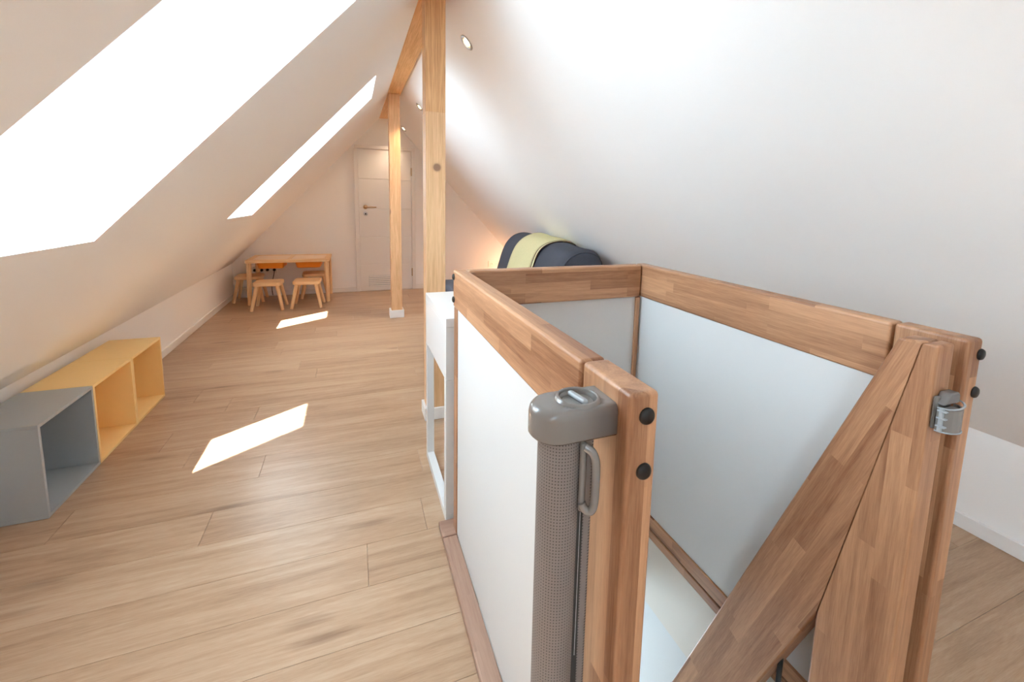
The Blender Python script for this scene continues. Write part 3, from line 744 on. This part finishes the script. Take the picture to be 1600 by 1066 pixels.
box('frame', (-0.079, -0.008, -0.042), (0.079, 0, 0.042), 'socket_white', s2, 0.003)
for x in (-0.037, 0.037):
    ins = lathe('insert', [(0, 0), (0.026, 0), (0.026, 0.002), (0.021, 0.0021), (0.019, 0.0005), (0, 0.0005)], 'socket_white', s2, (x, -0.008, 0), 20, (math.pi/2, 0, 0))
    for q in (-0.0095, 0.0095): lathe('pin_hole', [(0, 0), (0.003, 0), (0.003, 0.0012), (0, 0.0012)], 'black_cap', ins, (q, 0, 0.0007), 8)

# ------------------------------------------------------------------ sofa with blanket
sf = thing('sofa', 'dark blue grey sofa with a rolled backrest under the right slope', 'sofa', (0, 0, 0.0006))
SY0, SY1 = 2.66, 3.92
box('base', (0.74, SY0+0.02, 0.05), (1.50, SY1-0.02, 0.26), 'sofa_fabric', sf, 0.02, 3)
for ya, yb in ((SY0+0.01, (SY0+SY1)/2-0.004), ((SY0+SY1)/2+0.004, SY1-0.01)): box('seat_cushion', (0.70, ya, 0.2605), (1.26, yb, 0.445), 'sofa_fabric', sf, 0.035, 4)
for x in (0.80, 1.44):
    for y in (SY0+0.10, SY1-0.10): rod('foot', (x, y, 0), (x, y, 0.05), 0.018, 0.022, 'black_cap', sf, 12)
# backrest: rolled profile swept along y with soft ends
prof = [(1.245, 0.262), (1.225, 0.36), (1.225, 0.50), (1.255, 0.62), (1.285, 0.71), (1.325, 0.785), (1.385, 0.842), (1.465, 0.868), (1.545, 0.862), (1.605, 0.832), (1.640, 0.780), (1.652, 0.715), (1.645, 0.62), (1.635, 0.45), (1.630, 0.262)]
def spline(pts, k=4):
    out = []
    P_ = [Vector(q) for q in pts]
    for i in range(len(P_)-1):
        p0, p1, p2, p3 = P_[max(i-1, 0)], P_[i], P_[i+1], P_[min(i+2, len(P_)-1)]
        for j in range(k):
            u = j/k
            out.append(0.5*((2*p1)+(-p0+p2)*u+(2*p0-5*p1+4*p2-p3)*u*u+(-p0+3*p1-3*p2+p3)*u**3))
    out.append(P_[-1]); return out
PR = spline(prof)
ctr = Vector((1.44, 0.55))
def shr(q, ins):      # pull the profile in towards its middle
    dv = ctr-q; L = dv.length
    return q+dv*min(ins/L, 0.9)
bm = bmesh.new(); rings = []
stations = [(SY0, 0.055), (SY0+0.010, 0.030), (SY0+0.03, 0.010), (SY0+0.06, 0.0)]+[(SY0+0.06+i*(SY1-SY0-0.12)/26, 0.006*abs(math.sin(i*1.3))*(0.5+0.5*math.sin(i*0.7))) for i in range(1, 26)]+[(SY1-0.06, 0.0), (SY1-0.03, 0.010), (SY1-0.010, 0.030), (SY1, 0.055)]
for y, ins in stations:
    sag = -0.030*max(0, 1-(y-SY0)/0.9)
    rings.append([bm.verts.new((q.x, y, q.y+sag*max(0, (q.y-0.3)/0.5))) for q in (shr(q0, ins) for q0 in PR)])
for A, B in zip(rings, rings[1:]):
    for i in range(len(A)-1): bm.faces.new((A[i], A[i+1], B[i+1], B[i]))
    bm.faces.new((A[-1], A[0], B[0], B[-1]))
bm.faces.new(rings[0]); bm.faces.new(rings[-1][::-1])
back = link('backrest', tomesh('backrest', bm), 'sofa_fabric', sf, smooth=True)
pip = tube('piping', [(q.x, SY0+0.012, q.y-0.030*max(0, (q.y-0.3)/0.5)) for q in (shr(q0, 0.024) for q0 in PR[6:50])], 0.004, 'sofa_fabric', back)
# blanket over the backrest
bk = thing('folded_blanket', 'pale yellow blanket with dark brown hems hung over the sofa backrest', 'blanket')
BY0, BY1 = 3.10, 3.56
def drape(y0, y1, off, thick, mat, name, i0=4, i1=46, ny=10):
    bm = bmesh.new(); P2 = PR[i0:i1]
    def ring(y, o_):
        res = []
        for i, q in enumerate(P2):
            dv = (q-ctr).normalized(); wv = 0.004*math.sin(y*19+i*0.35)+0.003*math.sin(i*0.5)
            sag = -0.030*max(0, 1-(y-SY0)/0.9)*max(0, (q.y-0.3)/0.5)
            qq = q+dv*(o_+wv+0.004)
            res.append((qq.x, y+0.012*math.sin(i*0.12)-0.02*(i/len(P2)), qq.y+sag))
        return res
    top = [[bm.verts.new(c_) for c_ in ring(y0+(y1-y0)*j/ny, off+thick)] for j in range(ny+1)]
    bot = [[bm.verts.new(c_) for c_ in ring(y0+(y1-y0)*j/ny, off)] for j in range(ny+1)]
    n_ = len(P2)
    for G_ in (top, bot):
        for j in range(ny):
            for i in range(n_-1): bm.faces.new((G_[j][i], G_[j][i+1], G_[j+1][i+1], G_[j+1][i]))
    for j in range(ny):
        for i in (0, n_-1): bm.faces.new((top[j][i], top[j+1][i], bot[j+1][i], bot[j][i]))
    for j in (0, ny):
        for i in range(n_-1): bm.faces.new((top[j][i], top[j][i+1], bot[j][i+1], bot[j][i]))
    return link(name, tomesh(name, bm), mat, bk, smooth=True)
drape(BY0, BY1, 0.006, 0.006, 'blanket_yellow', 'cloth')
drape(BY0-0.010, BY0-0.002, 0.006, 0.007, 'blanket_hem', 'hem', ny=2)
drape(BY0-0.030, BY0-0.0105, 0.005, 0.006, 'blanket_yellow', 'cloth_fold', ny=3)
drape(BY0-0.036, BY0-0.0305, 0.004, 0.006, 'blanket_hem', 'hem', ny=2)

# ------------------------------------------------------------------ recessed downlights
DLAB = ['recessed warm ceiling spot nearest the thick post', 'recessed warm ceiling spot between the two posts', 'recessed warm ceiling spot by the far door']
for y, lab in zip(DL, DLAB):
    t = thing('ceiling_spot', lab, 'spotlight', group='recessed spots in the right slope')
    # local frame: z = into the room along the slope normal
    Nr = -SR.N
    pos = SR.M @ Vector((VD, y, 0))
    t.location = pos; t.rotation_euler = Nr.to_track_quat('Z', 'Y').to_euler()
    lathe('trim_ring', [(0.028, -0.0005), (0.044, 0.0002), (0.0445, 0.002), (0.041, 0.005), (0.032, 0.0055), (0.0285, 0.003), (0.028, -0.0005)], 'steel', t, (0, 0, 0), 36, caps=False)
    bm = bmesh.new()
    lathe('reflector', [(0.0275, 0.0), (0.026, -0.020), (0.020, -0.045), (0.019, -0.045), (0.0265, -0.0005), (0.0275, 0.0)], 'brass', t, (0, 0, 0), 28, caps=False)
    bm.free()
    lens = lathe('lamp', [(0, 0), (0.019, 0), (0.020, 0.003), (0.018, 0.008), (0.010, 0.0115), (0, 0.012)], 'lamp_warm', t, (0, 0, -0.008), 24)
    l = bpy.data.lights.new('spot', 'SPOT'); l.energy = {0: 16, 1: 50, 2: 26}[DL.index(y)]; l.color = (1.0, 0.74, 0.50); l.spot_size = math.radians(95); l.spot_blend = 1.0; l.shadow_soft_size = 0.02
    lo = bpy.data.objects.new('lamp_light', l); COL.objects.link(lo); lo.parent = t; lo.location = (0, 0, 0.014)
    aim = Vector((-0.15, 0.0, -1.0)) if y < 5 else Vector((-0.35, -0.10, -1.0))     # gimbal spots turned down; the last one towards the door
    lo.rotation_euler = (t.rotation_euler.to_quaternion().inverted() @ aim.to_track_quat('-Z', 'Y')).to_euler()

# small globe lamp on the floor behind the sofa
t = thing('globe_lamp', 'small warm globe lamp glowing on the floor behind the sofa', 'lamp', (1.90, 5.42, 0.0006))
lathe('base', [(0, 0), (0.050, 0), (0.052, 0.004), (0.048, 0.012), (0.014, 0.018), (0.014, 0.035), (0, 0.035)], 'black_cap', t, (0, 0, 0), 24)
lathe('globe', [(0, 0.0352)]+[(0.07*math.sin(math.pi*i/12), 0.105-0.0698*math.cos(math.pi*i/12)) for i in range(1, 12)]+[(0, 0.1748)], 'lamp_globe', t, (0, 0, 0), 24)
l = bpy.data.lights.new('globe', 'POINT'); l.energy = 3.6; l.color = (1.0, 0.56, 0.32); l.shadow_soft_size = 0.07
lo = bpy.data.objects.new('globe_light', l); COL.objects.link(lo); lo.parent = t; lo.location = (0, 0, 0.26)
